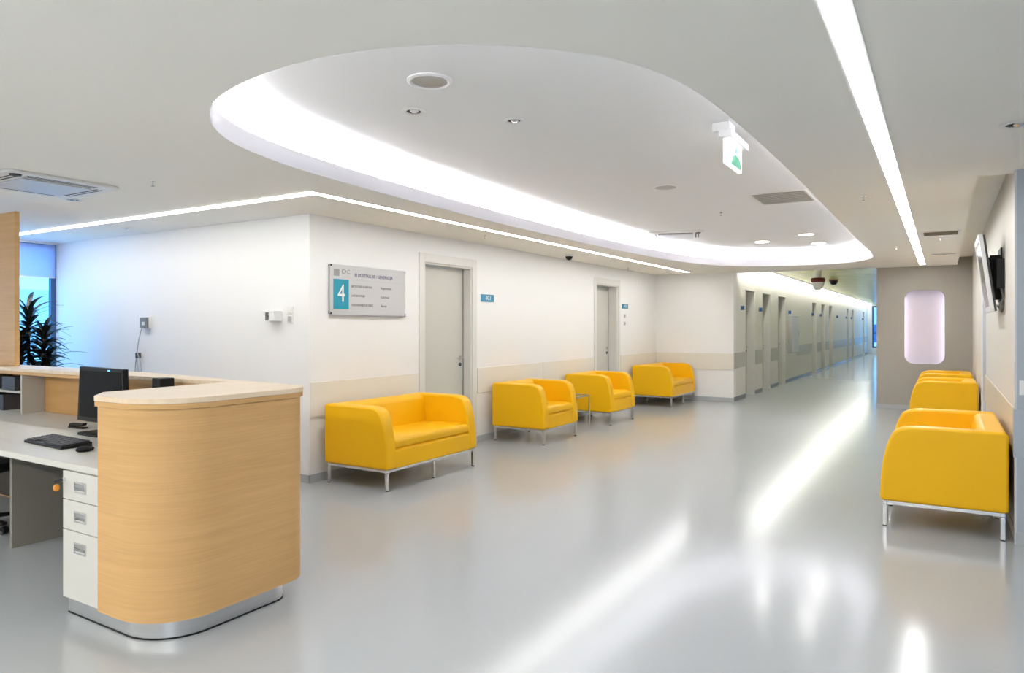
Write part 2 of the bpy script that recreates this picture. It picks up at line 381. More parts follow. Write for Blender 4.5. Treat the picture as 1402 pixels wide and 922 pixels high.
# doors
def handle(parent, x, y, z, sgn=1, m=CHROME):
    bm = new_bm(); cyl(bm, (x, y, z), (x+.012*sgn, y, z), .026); cyl(bm, (x, y, z), (x+.055*sgn, y, z), .009, n=12)
    cyl(bm, (x+.05*sgn, y+.008, z), (x+.05*sgn, y-.12, z), .009, n=12)
    obj('door_handle', bm, m, parent)
    bm = new_bm(); cyl(bm, (x, y, z-.085), (x+.012*sgn, y, z-.085), .024); cyl(bm, (x, y, z-.085), (x+.016*sgn, y, z-.085), .009, n=12)
    obj('lock_plate', bm, mat('dark_lock', (.12, .12, .12), .3, .8) if not bpy.data.materials.get('dark_lock') else bpy.data.materials['dark_lock'], parent)
for nme, (ya, yb, _, zt), dep in (('door_1', D1, .12), ('door_2', D2, .18)):
    bm = new_bm()
    for s0, s1 in ((ya-.095, ya+.004), (yb-.004, yb+.095)): box(bm, XW-.002, XW+.018, s0, s1, 0, zt+.10)
    box(bm, XW-.002, XW+.018, ya+.004, yb-.004, zt-.004, zt+.10)
    box(bm, XW-.28, XW-.001, ya-.001, ya+.025, 0, zt); box(bm, XW-.28, XW-.001, yb-.025, yb+.001, 0, zt); box(bm, XW-.28, XW-.001, ya+.025, yb-.025, zt-.025, zt+.001)
    fr = struct(nme, bm, JAMB, bev=.003, seg=2)
    obj('door_leaf', bx(XW-dep-.045, XW-dep, ya+.03, yb-.03, .008, zt-.03), DOOR, fr, bev=.002, seg=1)
    bm = new_bm(); box(bm, XW-dep, XW-dep+.012, yb-.045, yb-.025, 0, zt-.025)
    obj('door_stop', bm, mat('shadow_gap_seal', (.35, .34, .31), .6) if nme == 'door_1' else bpy.data.materials['shadow_gap_seal'], fr)
    handle(fr, XW-dep, yb-.10, 1.10)
for i, (ya, yb) in enumerate(CD):
    bm = new_bm(); box(bm, XC-.17, XC+.004, ya-.001, ya+.02, 0, 2.288); box(bm, XC-.17, XC+.004, yb-.02, yb+.001, 0, 2.288); box(bm, XC-.17, XC+.004, ya+.02, yb-.02, 2.27, 2.292)
    fr = struct('door_%d' % (i+3), bm, JAMB, smooth=0)
    obj('door_leaf', bx(XC-.215, XC-.168, ya+.02, yb-.02, .008, 2.27), mat('corridor_door', (.50, .48, .42), .45) if i == 0 else bpy.data.materials['corridor_door'], fr, smooth=0)
    handle(fr, XC-.168, yb-.09, 1.05)

# corridor ceiling, wall washer slot, end wall
bm = new_bm()
quad(bm, (XC+.34, 14.55, HC), (XN, 14.55, HC), (XN, YE, HC), (XC+.34, YE, HC))
cc = struct('ceiling.002', bm, GREENC, smooth=0)
bm = new_bm()
box(bm, XC+.20, XC+.34, 14.55, YE, HC-.002, HC+.02); box(bm, XC+.20, XC+.215, 14.55, YE, HC+.02, HC+.05)
struct('trim_4', bm, CREAMC, smooth=0)
struct('ceiling.003', bx(XC-.17, XC+.34, 14.55, YE, 3.08, 3.1), WALL, smooth=0)
y = 16.0; k = 0      # seams of the corridor ceiling boards
while y < 42:
    o = obj('ceiling_board', bx(XC+.345, XN-.005, y+.006, y+1.19, HC-.006, HC+.001), GREENC, cc, smooth=0); y += 1.2
t = thing('wall_washer', 'continuous hidden light line washing the left corridor wall from above', 'wall light', (XC+.15, 15, HC+.05))
obj('light_tape', bx(-.012, .012, -.35, 27.7, 0, .012), E_WASH, t, smooth=0)
bm = wall_u(new_bm(), XC-.2, XN+.2, 0, 3.1, YE, YE+.2, 'x', [(XC+.25, XN-.05, .33, 2.62)])
we = struct('wall_corridor_end', bm, WALL, smooth=0)

def window(name, ax, u0, u1, z0, z1, t0, m, mull=(), tran=(), blind=None, fw=.05):
    bm = new_bm()
    def B(a, b, c, d, s0=0, s1=.06):
        if ax == 'y': box(bm, t0+s0, t0+s1, a, b, c, d)
        else: box(bm, a, b, t0+s0, t0+s1, c, d)
    B(u0, u0+fw, z0, z1); B(u1-fw, u1, z0, z1); B(u0+fw, u1-fw, z0, z0+fw); B(u0+fw, u1-fw, z1-fw, z1)
    for q in mull: B(q-fw/2, q+fw/2, z0+fw, z1-fw)
    for q in tran: B(u0+fw, u1-fw, q-fw/2, q+fw/2)
    w_ = struct(name, bm, m, smooth=0)
    bm = new_bm(); B(u0+fw, u1-fw, z0+fw, z1-fw, .027, .031); obj('pane', bm, WGLASS, w_, smooth=0)
    return w_
for i, (a_, b_) in enumerate(WIN):
    w_ = window('window_%d' % (i+1), 'y', a_, b_, .12, H-.02, XL-.12, FRAMEB, fw=.06, tran=(.75,))
    obj('roller_blind', bx(XL-.028, XL-.025, a_+.02, b_-.025, 2.14, H-.03), BLIND, w_, smooth=0)
    obj('blind_rail', bx(XL-.034, XL-.019, a_+.02, b_-.03, 2.125, 2.14), WPL, w_, smooth=0)
for i, (a_, b_) in enumerate(WS):
    window('window_%d' % (i+3), 'x', a_, b_, .3, 2.3, YS-.1, FRAMEW, mull=((a_+b_)/2,))
window('window_4', 'x', XC+.25, XN-.05, .33, 2.62, YE+.05, FRAMEB, mull=((XC+XN)/2+.1,), tran=(1.15,), fw=.09)
struct('trim_5', bx(XC+.01, XC+.24, YE-.03, YE-.0, .02, 2.68), FRAMEW, smooth=0)

# far buildings outside
def building(x0, x1, y0, y1, zt, label, nx, nz, face):
    t = thing('building', label, 'building', ((x0+x1)/2, (y0+y1)/2, -8))
    hx, hy = (x1-x0)/2, (y1-y0)/2
    obj('facade', bx(-hx, hx, -hy, hy, 0, zt+8), FACADE, t, smooth=0)
    for i in range(nx):
        for k in range(nz):
            z = 9.0+k*3.0-4
            if z+1.6 > zt+8: continue
            if face == 'x':
                u = -hy+(i+.5)*2*hy/nx; b_ = bx(hx-.05, hx+.05, u-hy/nx*.55, u+hy/nx*.55, z, z+1.7)
            else:
                u = -hx+(i+.5)*2*hx/nx; b_ = bx(u-hx/nx*.55, u+hx/nx*.55, -hy-.05, -hy+.05, z, z+1.7)
            obj('window', b_, BWIN, t, smooth=0)
building(-52, -42, 15.5, 30, 3.5, 'pale building outside the window, behind the dark plant', 4, 4, 'x')
building(-16, 2, 75, 85, 3.2, 'blue tinted building seen through the window at the corridor end', 6, 4, 'y')

# ------------------------------------------------------------------ seating
def seat_group(W, label, kind, loc, rotz, group, legs3=False):
    t = thing('armchair' if W < 1.1 else 'two_seat_sofa', label, kind, loc, rotz, group)
    D = .80; h = .76; zb = .195; yb = D/2; yf = -D/2; aw = .135
    def arc(cx, cz, r, a0, a1, n=8, ry=None): return [(cx+r*math.cos(a0+(a1-a0)*k/n), cz+(ry or r)*math.sin(a0+(a1-a0)*k/n)) for k in range(n+1)]
    prof = [(yb, zb), (yb, h-.03), (yb-.012, h-.008), (yb-.035, h)]
    prof += spline([(-.10, h, 0), (-.19, h-.003, 0), (-.262, h-.018, 0), (-.312, h-.055, 0), (-.350, h-.14, 0), (-.378, h-.27, 0), (-.392, h-.405, 0), (-.40, zb+.03, 0)], 4)
    prof = [(p[0], p[1]) for p in prof] + [(-.395, zb)]
    for s in (-1, 1):
        x0, x1 = (-W/2, -W/2+aw) if s < 0 else (W/2-aw, W/2)
        obj('armrest', prism(new_bm(), prof, 'x', x0, x1), YEL, t, bev=.022, seg=3)
    bk = [(yb-.002, zb+.005), (yb-.002, h-.035), (yb-.012, h-.012), (yb-.035, h-.003), (yb-.12, h-.003), (yb-.16, h-.02), (yb-.18, h-.06), (yb-.215, .44), (yb-.215, zb+.005)]
    obj('backrest', prism(new_bm(), bk, 'x', -W/2+aw-.004, W/2-aw+.004), YEL, t, bev=.012, seg=2)
    fr = [(-.392, zb), (-.382, .355), (-.36, .375), (yb-.21, .375), (yb-.21, zb)]
    obj('seat_base', prism(new_bm(), fr, 'x', -W/2+aw-.004, W/2-aw+.004), YEL, t, bev=.008, seg=2)
    cu = [(-.372, .385), (-.380, .41), (-.375, .445), (-.355, .468), (-.28, .478), (0, .47), (yb-.20, .46), (yb-.20, .378), (-.37, .378)]
    obj('seat_cushion', prism(new_bm(), cu, 'x', -W/2+aw+.003, W/2-aw-.003), YEL, t, bev=.016, seg=3)
    bm = new_bm(); q = .028
    box(bm, -W/2+.02, W/2-.02, -.38, -.38+q, zb-q, zb-.001); box(bm, -W/2+.02, W/2-.02, yb-.02-q, yb-.02, zb-q, zb-.001)
    box(bm, -W/2+.02, -W/2+.02+q, -.38+q, yb-.02-q, zb-q, zb-.001); box(bm, W/2-.02-q, W/2-.02, -.38+q, yb-.02-q, zb-q, zb-.001)
    obj('base_frame', bm, CHROME, t, bev=.002, seg=1)
    pts = [(-W/2+.034, -.366), (W/2-.034, -.366), (-W/2+.034, yb-.034), (W/2-.034, yb-.034)]
    if W > 1.1: pts += [(0, -.366), (0, yb-.034)]
    for x, y_ in pts:
        obj('leg', bx(x-.014, x+.014, y_-.014, y_+.014, 0.006, zb-q-.0005), CHROME, t, bev=.002, seg=1)
        obj('foot_pad', cyl(new_bm(), (x, y_, 0), (x, y_, .007), .016, n=12), BLACK, t)
    return t
G1 = 'yellow seats along the left wall'; G2 = 'yellow seats along the right wall'
X1_ = -4.68
sofa = seat_group(1.44, 'yellow two-seat sofa under the directory sign, nearest on the left wall', 'sofa', (X1_, 5.56, 0), PI/2, G1)
chair = seat_group(.96, 'yellow armchair between the nearest left sofa and the small glass table', 'armchair', (X1_, 8.27, 0), PI/2, G1)
dup(chair, (X1_, 10.37, 0), PI/2, 'yellow armchair just beyond the small glass table', G1)
dup(sofa, (X1_, 13.42, 0), PI/2, 'yellow two-seat sofa in the far left corner by the corridor', G1)
dup(sofa, (-.01, 6.69, 0), -PI/2, 'yellow two-seat sofa nearest on the right wall beside the grey pillar', G2)
dup(chair, (-.01, 11.58, 0), -PI/2, 'yellow armchair on the right, directly behind the nearest right sofa', G2)
dup(chair, (-.01, 13.48, 0), -PI/2, 'yellow armchair farthest on the right, in front of the glowing niche wall', G2)

# side table
t = thing('side_table', 'small glass side table with slim chrome frame between two yellow armchairs', 'side table', (-4.74, 9.34, 0))
a_, b_, hh = .24, .22, .49; q = .011
bm = new_bm()
for s in (-1, 1): box(bm, -a_, a_, s*b_-q, s*b_+q, hh-2*q, hh); box(bm, s*a_-q, s*a_+q, -b_+q, b_-q, hh-2*q, hh)
obj('frame', bm, CHROME, t, bev=.002, seg=1)
for sx in (-1, 1):
    for sy in (-1, 1): obj('leg', bx(sx*a_-q, sx*a_+q, sy*b_-q, sy*b_+q, 0, hh-2*q-.0005), CHROME, t, bev=.002, seg=1)
obj('glass_top', bx(-a_+q, a_-q, -b_+q, b_-q, hh-.010, hh-.002), WGLASS, t, smooth=0)

# ------------------------------------------------------------------ reception counter
t = thing('reception_counter', 'maple veneer reception counter with rounded corner, steel plinth and open cubbies', 'counter', (0, 0, 0))
def rc(cx, cy, r, a0, a1, n=10, ry=None): return [(cx+r*math.cos(a0+(a1-a0)*k/n), cy+(ry or r)*math.sin(a0+(a1-a0)*k/n)) for k in range(n+1)]
YI, YO = 2.80, 3.0
front = [(-3.53, 1.885)] + rc(-3.34, 2.175, .30, -PI/2, 0, 12, .29) + rc(-3.19, 2.64, .15, 0, PI/2, 8, .17)
body = front + [(-3.6, 2.86), (-3.6, YI), (-3.53, YI-.02)]
obj('front_panel', prism(new_bm(), body, 'z', .105, 1.108), WOOD, t, smooth=30)
pl = [(-3.92, 1.945)] + rc(-3.36, 2.19, .26, -PI/2, 0, 12, .25) + rc(-3.21, 2.60, .11, 0, PI/2, 8) + [(-3.6, 2.77), (-3.92, 2.77)]
obj('plinth', prism(new_bm(), pl, 'z', .008, .104), STEEL, t, smooth=30)
obj('plinth_seal', prism(new_bm(), [tuple(p) for p in offset(pl, .003)], 'z', 0, .008), BLACK, t, smooth=30)
top = [(-3.545, 1.875)] + rc(-3.34, 2.175, .312, -PI/2, 0, 12, .30) + rc(-3.18, 2.64, .152, 0, PI/2, 8, .185) + [(-3.75, 2.90), (-5, 3.04), (-8.9, 3.07), (-8.9, YI), (-3.74, YI-.02), (-3.70, 2.0)]
obj('countertop', prism(new_bm(), top, 'z', 1.135, 1.162), WOODTOP, t, smooth=30, bev=.003, seg=2)
obj('countertop_edge', prism(new_bm(), [tuple(p) for p in offset(top, -.003)], 'z', 1.11, 1.1345), WOOD, t, smooth=30)
obj('outer_panel', bx(-8.85, -3.62, YO-.02, YO, 0.0, 1.109), WOOD, t, smooth=0)
obj('back_panel', bx(-8.85, -3.62, YO-.05, YO-.025, .80, 1.109), mat('warm_maple_back', (.52, .29, .10), .45, noise=((2, 2, 20), (.58, .34, .13))), t, smooth=0)
for x in (-8.6, -7.45, -6.33, -5.36, -4.35): obj('divider', bx(x-.012, x+.012, YI-.02, YO-.052, .80, 1.109), GLAM, t, smooth=0)
for x0, x1 in ((-8.58, -7.465), (-7.435, -6.345)): obj('shelf', bx(x0, x1, YI-.0, YO-.052, .955, .973), GLAM, t, smooth=0)
# desk
t = thing('staff_desk', 'long light grey staff desk running along the inside of the reception counter', 'desk', (0, 0, 0))
obj('desktop', bx(-8.9, -3.535, 1.895, YO-.052, .765, .80), DESK, t, bev=.004, seg=2)
for x in (-8.0, -5.38): obj('side_panel', bx(x-.014, x+.014, 2.30, YO-.055, 0, .7645), mat('shade_darkened_laminate', (.27, .25, .21), .5) if x < -6 else bpy.data.materials['shade_darkened_laminate'], t, smooth=0)  # under-desk shade is put into this darker laminate
obj('modesty_panel', bx(-8.85, -3.95, YO-.045, YO-.025, .02, .7645), mat('dark_panel', (.07, .06, .05), .6), t, smooth=0)
# drawer pedestal
t = thing('drawer_pedestal', 'light grey three-drawer pedestal under the desk end', 'drawer unit', (-3.70, 2.2, 0))
obj('carcass', bx(-.168, .162, -.29, .40, .112, .764), GLAM, t, smooth=0)
for z0, z1 in ((.618, .760), (.464, .613), (.112, .459)):
    d_ = obj('drawer', bx(-.168, .162, -.309, -.291, z0, z1), DESK, t, bev=.0015, seg=1)
    zc = z1-.078 if z1 < .5 else (z0+z1)/2
    bm = new_bm(); x0, x1, z2, z3 = -.055, .055, zc-.028, zc+.028
    box(bm, x0, x1, -.314, -.3095, z3-.008, z3); box(bm, x0, x1, -.314, -.3095, z2, z2+.008); box(bm, x0, x0+.008, -.314, -.3095, z2+.008, z3-.008); box(bm, x1-.008, x1, -.314, -.3095, z2+.008, z3-.008)
    hd = obj('handle', bm, CHROME, d_, smooth=0)
    obj('pull_lip', prism(new_bm(), [(-.3095, z2+.03), (-.318, z2+.026), (-.3095, z2+.012)], 'x', x0+.01, x1-.01), CHROME, d_, smooth=0)
    obj('handle_recess', bx(x0+.009, x1-.009, -.3102, -.3092, zc-.002, z3-.009), MID, d_, smooth=0)
lk = obj('lock', cyl(new_bm(), (-.145, -.309, .715), (-.145, -.325, .715), .010, n=14), CHROME, t)
bm = new_bm(); box(bm, -.147, -.143, -.365, -.325, .707, .723); obj('key', bm, DARK, lk)
obj('key_fob', sphere(new_bm(), (-.158, -.345, .678), .017, (.6, 1, 1.1), 12), ORANGE, lk)

# partition
t = tag(obj('wood_partition', bx(-9.2, -6.72, 2.90, 2.94, 1.163, 2.48), WOOD, bev=.003, seg=1), 'tall maple veneer partition panel standing on the back of the reception counter', 'partition')

# monitor, keyboard, mouse, phone dock
t = thing('computer_monitor', 'black flat computer monitor standing on the staff desk', 'monitor', (-4.66, 2.52, .80), .0)
obj('casing', prism(new_bm(), [(-.275, .075), (.275, .075), (.265, .43), (-.245, .435)], 'y', -.02, .02), BLACK, t, bev=.006, seg=2)
obj('screen', bx(-.235, .25, -.0225, -.0205, .105, .41), mat('dark_screen', (.004, .004, .005), .6, spec=.2), t, smooth=0)
obj('status_light', bx(.10, .125, -.0235, -.0222, .415, .420), mat('blue_led', (.1, .4, .8), .4, emit=(.1, .45, 1), es=1), t, smooth=0)
obj('stand', bx(-.045, .045, .0, .045, .012, .30), BLACK, t, bev=.01)
obj('base', prism(new_bm(), rrect(-.15, .15, -.10, .12, .05), 'z', 0, .014), BLACK, t, bev=.004, seg=2)
t = thing('keyboard', 'black computer keyboard lying on the staff desk', 'keyboard', (-4.50, 2.17, .80), -.05)
obj('case', prism(new_bm(), [(-.085, 0), (-.085, .014), (.085, .026), (.085, 0)], 'x', -.24, .24), BLACK, t, bev=.004, seg=2)
bm = new_bm()
for r in range(6):
    for k in range(21):
        x = -.228+k*.0218; y_ = -.072+r*.0255
        if r == 0 and 4 < k < 10: continue
        box(bm, x, x+.0185, y_, y_+.021, .014+(y_+.085)/.17*.012, .023+(y_+.085)/.17*.012)
ks = obj('keys', bm, DARK, t, smooth=0); ks['kind'] = 'stuff'
t = tag(obj('computer_mouse', sphere(new_bm(), (0, 0, .014), .05, (.62, 1, .36), 20), BLACK), 'black computer mouse lying beside the keyboard on the desk', 'mouse'); t.location = (-4.10, 2.12, .80)
t = thing('desk_pen_tray', 'flat black stapler lying on the desk left of the monitor', 'stapler', (-5.08, 2.58, .80), .1)
t.name = 'stapler'
obj('base', bx(-.08, .08, -.02, .02, 0, .012), BLACK, t, bev=.004); obj('arm', prism(new_bm(), [(-.08, .012), (.07, .022), (.08, .04), (-.07, .034)], 'y', -.016, .016), BLACK, t, bev=.004)
t = thing('computer_speaker', 'small black speaker standing behind the monitor on the desk', 'speaker', (-4.22, 2.66, .80), 0)
obj('box', bx(-.045, .045, -.05, .05, 0, .375), BLACK, t, bev=.008)
for z in (.12, .27):
    obj('cone', lathe(new_bm(), [(0, .0), (.02, -.004), (.032, .006), (.036, .004)], 20), GPL, t)
    o = t.children[-1]; o.rotation_euler = (PI/2, 0, 0); o.location = (0, -.052, z)
# folders in the cubbies
GF = 'dark folders in the reception cubbies'
for i, x in enumerate([-7.3, -7.2, -7.1, -6.98, -6.86, -6.72]):
    o = obj('folder', bx(-.035, .035, -.07, .07, 0, .13), [BLACK, DARK][i % 2], None, bev=.003, seg=1)
    tag(o, 'dark folder in the lower cubby left of the empty one, %s in the row' % ['first', 'second', 'third', 'fourth', 'fifth', 'sixth'][i], 'folder', GF); o.location = (x, 2.87, .80)
for i, x in enumerate([-7.25, -6.95, -6.62]):
    o = obj('box_file', bx(-.11, .11, -.065, .065, 0, .11), DARK, None, bev=.003, seg=1)
    tag(o, 'dark box file on the upper cubby shelf, %s' % ['left one', 'middle one', 'right one nearest the divider'][i], 'box file', 'dark box files on the cubby shelf'); o.location = (x, 2.875, .973)
# under-desk things
t = tag(obj('power_cable', tube(new_bm(), spline([(-5.62, 2.3, .74), (-5.66, 2.28, .55), (-5.56, 2.25, .40), (-5.50, 2.25, .30), (-5.60, 2.28, .14), (-5.75, 2.4, .02)], 8), .006), GPL), 'grey cable hanging in a loop under the staff desk', 'cable')
t = thing('office_chair', 'dark office chair base pushed under the staff desk', 'office chair', (-6.05, 2.35, 0), .3)
obj('gas_lift', cyl(new_bm(), (0, 0, .08), (0, 0, .42), .025), DARK, t)
for k in range(5):
    a = 2*PI*k/5; l = obj('base_arm', prism(new_bm(), [(0, .08), (.28, .065), (.28, .085), (0, .12)], 'y', -.018, .018), BLACK, t); l.rotation_euler = (0, 0, a)
    o = obj('caster', cyl(new_bm(), (.27, -.02, .028), (.27, .02, .028), .028), BLACK, t); o.rotation_euler = (0, 0, a)
obj('seat', bx(-.23, .23, -.23, .23, .43, .50), BLACK, t, bev=.03); obj('backrest', bx(-.21, .21, -.26, -.21, .52, .74), BLACK, t, bev=.02)

# plant
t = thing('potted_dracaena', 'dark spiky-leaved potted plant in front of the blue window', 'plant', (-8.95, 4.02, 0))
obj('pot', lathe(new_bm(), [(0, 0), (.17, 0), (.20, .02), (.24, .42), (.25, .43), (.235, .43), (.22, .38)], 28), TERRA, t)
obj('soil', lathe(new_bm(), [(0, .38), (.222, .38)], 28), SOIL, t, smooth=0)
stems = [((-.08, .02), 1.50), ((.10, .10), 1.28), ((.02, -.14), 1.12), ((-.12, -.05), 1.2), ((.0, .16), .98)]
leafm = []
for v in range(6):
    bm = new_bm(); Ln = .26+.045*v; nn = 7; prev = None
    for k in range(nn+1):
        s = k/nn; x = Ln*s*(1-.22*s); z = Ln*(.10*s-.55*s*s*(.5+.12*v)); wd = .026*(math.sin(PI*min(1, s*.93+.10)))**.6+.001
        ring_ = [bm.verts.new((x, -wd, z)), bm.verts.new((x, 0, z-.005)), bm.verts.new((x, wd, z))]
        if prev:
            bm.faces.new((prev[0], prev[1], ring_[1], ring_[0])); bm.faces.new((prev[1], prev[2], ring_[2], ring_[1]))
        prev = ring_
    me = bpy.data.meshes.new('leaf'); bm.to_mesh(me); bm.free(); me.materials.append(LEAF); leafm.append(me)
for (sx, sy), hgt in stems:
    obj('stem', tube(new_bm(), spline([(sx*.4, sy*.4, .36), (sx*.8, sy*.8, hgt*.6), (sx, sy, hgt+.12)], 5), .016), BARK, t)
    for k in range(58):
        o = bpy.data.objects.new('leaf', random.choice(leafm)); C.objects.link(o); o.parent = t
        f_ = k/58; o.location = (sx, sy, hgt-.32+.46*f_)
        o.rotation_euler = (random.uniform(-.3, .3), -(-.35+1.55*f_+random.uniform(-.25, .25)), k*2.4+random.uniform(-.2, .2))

# ------------------------------------------------------------------ text helper
def text(name, s, size, m, parent, loc, rot, ext=.0008, align='LEFT', sx=1):
    cu = bpy.data.curves.new(name, 'FONT'); cu.body = s; cu.size = size; cu.extrude = ext; cu.align_x = align; cu.align_y = 'CENTER'
    o = bpy.data.objects.new(name, cu); C.objects.link(o); dg = bpy.context.evaluated_depsgraph_get(); dg.update()
    me = bpy.data.meshes.new_from_object(o.evaluated_get(dg)); bpy.data.objects.remove(o)
    me.materials.clear(); me.materials.append(m)
    o = bpy.data.objects.new(name, me); C.objects.link(o); o.parent = parent; o.location = loc; o.rotation_euler = rot; o.scale = (sx, 1, 1)
    return o
RW = (PI/2, 0, PI/2)     # faces +X, reads along +Y
# directory sign
t = thing('directory_sign', 'silver wall directory sign with a teal floor number 4, above the nearest left sofa', 'sign', (XW, 4.98, 1.62))
obj('backing', bx(.018, .026, 0, 1.14, 0, .50), SILVER, t, bev=.002, seg=1)
obj('bottom_edge', bx(.012, .030, 0, 1.14, -.012, .0), mat('sign_edge', (.33, .33, .34), .4), t, smooth=0)
for y_, z in ((.012, .012), (.012, .488), (1.128, .012), (1.128, .488)): obj('standoff', cyl(new_bm(), (0, y_, z), (.034, y_, z), .010, n=14), BLACK if y_ < .5 else CHROME, t)
pt = obj('number_plate', bx(.0262, .0285, .045, .255, .055, .355), TEAL, t, smooth=0)
text('number', '4', .25, WPL, pt, (.0295, .15, .205), RW, align='CENTER', sx=.85)
obj('emblem', bx(.0262, .0275, .05, .125, .385, .455), MID, t, smooth=0)
text('logo', 'C+C', .06, INK, t, (.027, .155, .432), RW)
text('heading', 'BI DOSTPALLAIS / GENERACIJA', .050, NAVY, t, (.027, .34, .405), RW, sx=.85)
obj('rule', bx(.0262, .0268, .27, 1.12, .352, .355), GPL, t, smooth=0)
for i, (a1, b1) in enumerate((('SEPTINTASIS KORPUSAS', 'Registratura'), ('LABORATORIJA', 'Kabinetai'), ('FIZIOTERAPIJOS SKYRIUS', 'Skyriai'))):
    z = .29-.095*i; text('lettering', a1, .034, INK, t, (.027, .29, z), RW, sx=.85); text('lettering', b1, .036, INK, t, (.027, .73, z), RW)
# door number signs
def door_sign(lbl, x, y0, y1, z0, z1, num, m=BLUEP, group=None):
    t = thing('door_sign', lbl, 'door sign', (x, y0, z0), 0, group)
    obj('plate', bx(0, .012, 0, y1-y0, 0, z1-z0), m, t, bev=.002, seg=1)
    text('number', num, (z1-z0)*.9, WPL, t, (.0128, (y1-y0)*.55, (z1-z0)/2), RW, align='CENTER')
    return t
door_sign('blue number sign right of the first door on the left wall', XW, 7.66, 7.97, 1.83, 1.925, '403')
door_sign('blue number sign right of the second door on the left wall', XW, 12.42, 12.70, 1.84, 1.93, '405')
W3 = [14.84, 16.50, 20.05, 23.95, 25.7, 30.0, 33.1, 35.0, 40.2]; ordn = ['first', 'second', 'third', 'fourth', 'fifth', 'sixth', 'seventh', 'eighth', 'ninth']
for i, y_ in enumerate(W3):
    t = thing('flag_sign', 'small blue flag sign projecting from the corridor wall, %s from the lobby' % ordn[i], 'sign', (XC, y_, 1.84), 0, 'flag signs down the corridor')
    obj('plate', bx(.0, .075, -.006, .006, 0, .085), mat('flag_blue', (.02, .10, .30), .4) if i == 0 else bpy.data.materials['flag_blue'], t, bev=.002, seg=1)
    obj('bracket', bx(0, .012, -.014, .014, .02, .08), GPL, t)
# glazed hose cabinet on the corridor wall
t = thing('wall_cabinet', 'narrow pale metal wall cabinet between the corridor doors', 'cabinet', (XC, 20.55, .78))
obj('casing', bx(0, .10, -.5, .5, 0, 1.0), GPL, t, bev=.004); obj('door', bx(.1005, .112, -.48, .48, .02, .98), FRAMEW, t, bev=.003)
obj('handle', bx(.1125, .13, .40, .42, .45, .6), CHROME, t)

# wall sockets on the reception wall
t = thing('socket_box', 'open wall socket box with a grey cable hanging from it', 'socket box', (-7.82, YA, 1.475))
obj('back_box', bx(-.075, .075, -.03, 0, 0, .14), WPL, t, bev=.003); obj('socket', bx(-.065, .065, -.055, -.031, .01, .13), mat('socket_grey', (.20, .20, .18), .5), t, bev=.003)
obj('contact', bx(-.02, .03, -.060, -.0555, .04, .08), WPL, t)
obj('cable', tube(new_bm(), spline([(-.04, -.045, .02), (-.10, -.05, -.15), (-.15, -.04, -.30), (-.14, -.04, -.42), (-.09, -.05, -.5)], 6), .006), GPL, t)
obj('cable', tube(new_bm(), spline([(-.14, -.04, -.28), (-.06, -.045, -.42), (-.04, -.05, -.60), (-.08, -.06, -.75), (-.12, -.06, -.9)], 6), .006), GPL, t)
obj('cable', tube(new_bm(), spline([(-.15, -.04, -.28), (-.17, -.045, -.45), (-.15, -.05, -.62), (-.10, -.06, -.75)], 6), .006), GPL, t)
obj('cable_clip', bx(-.165, -.135, -.05, -.0, -.34, -.28), DARK, t)
t = thing('wall_projector_bracket', 'white open-fronted wall box with dark inside, left of the light switches', 'wall box', (-5.64, YA, 1.555)); t.name = 'wall_box'
obj('housing', box(bx(-.09, .09, -.10, 0, .085, .10), .01, .09, -.10, 0, 0, .085), WPL, t, bev=.003)
obj('inner_plate', bx(-.088, .009, -.06, 0, .005, .084), mat('wallbox_in', (.25, .24, .20), .5), t); obj('plug', bx(-.02, .008, -.085, -.061, .02, .055), DARK, t)
for k, z in enumerate((1.62, 1.535)):
    t = thing('light_switch', 'white light switch near the wall corner, %s of the two' % ('upper', 'lower')[k], 'light switch', (-5.43, YA, z), 0, 'light switches by the corner')
    obj('plate', bx(-.042, .042, -.010, 0, 0, .078), WPL, t, bev=.003); obj('rocker', bx(-.026, .026, -.015, -.0102, .012, .066), GPL if k else WPL, t, bev=.002)
for k, z in enumerate((1.66, 1.52)):
    t = thing('light_switch', 'small white switch below the second door sign, %s one' % ('upper', 'lower')[k], 'light switch', (XW, 12.55, z), 0, 'switches by the second door')
    obj('plate', bx(0, .010, -.04, .04, 0, .08), WPL, t, bev=.003); obj('rocker', bx(.0102, .015, -.025, .025, .012, .066), GPL, t, bev=.002)
t = thing('light_switch', 'white light switch on the grey pillar at the right edge', 'light switch', (.475, YP, 1.03))
obj('plate', bx(-.03, .06, -.012, 0, 0, .10), WPL, t, bev=.003); obj('rocker', bx(-.018, .048, -.017, -.0122, .015, .085), WPL, t, bev=.002)

# television on the right wall
t = thing('wall_television', 'tilted white-framed television on a black bracket, on the right wall', 'television', (.375, 7.0, 1.62))
def tv_box(y0, y1, s0, s1, z0, z1):      # slanted slab: leans out at the top
    p = [(-.085*z0/.65+s0-.01, z0), (-.085*z0/.65+s1-.01, z0), (-.085*z1/.65+s1-.01, z1), (-.085*z1/.65+s0-.01, z1)]
    bm = new_bm(); prism(bm, p, 'y', y0, y1); return bm
obj('back_cover', tv_box(.01, .84, -.003, .012, .01, .64), DARK, t, smooth=0)
bm = new_bm()
for a in ((0, .05, 0, .65), (.80, .85, 0, .65), (.05, .80, 0, .05), (.05, .80, .60, .65)):
    b2 = tv_box(a[0], a[1], -.034, -.004, a[2], a[3]); me = bpy.data.meshes.new('x'); b2.to_mesh(me); bm.from_mesh(me); b2.free()
obj('frame', bm, mat('white_tv_frame', (.72, .73, .74), .3), t, bev=.004, seg=2)
obj('screen', tv_box(.05, .80, -.028, -.012, .05, .60), mat('tv_glass', (.02, .022, .025), .12), t, smooth=0)
bm = new_bm(); box(bm, .045, .068, .36, .74, .10, .56); obj('wall_plate', bm, BLACK, t)
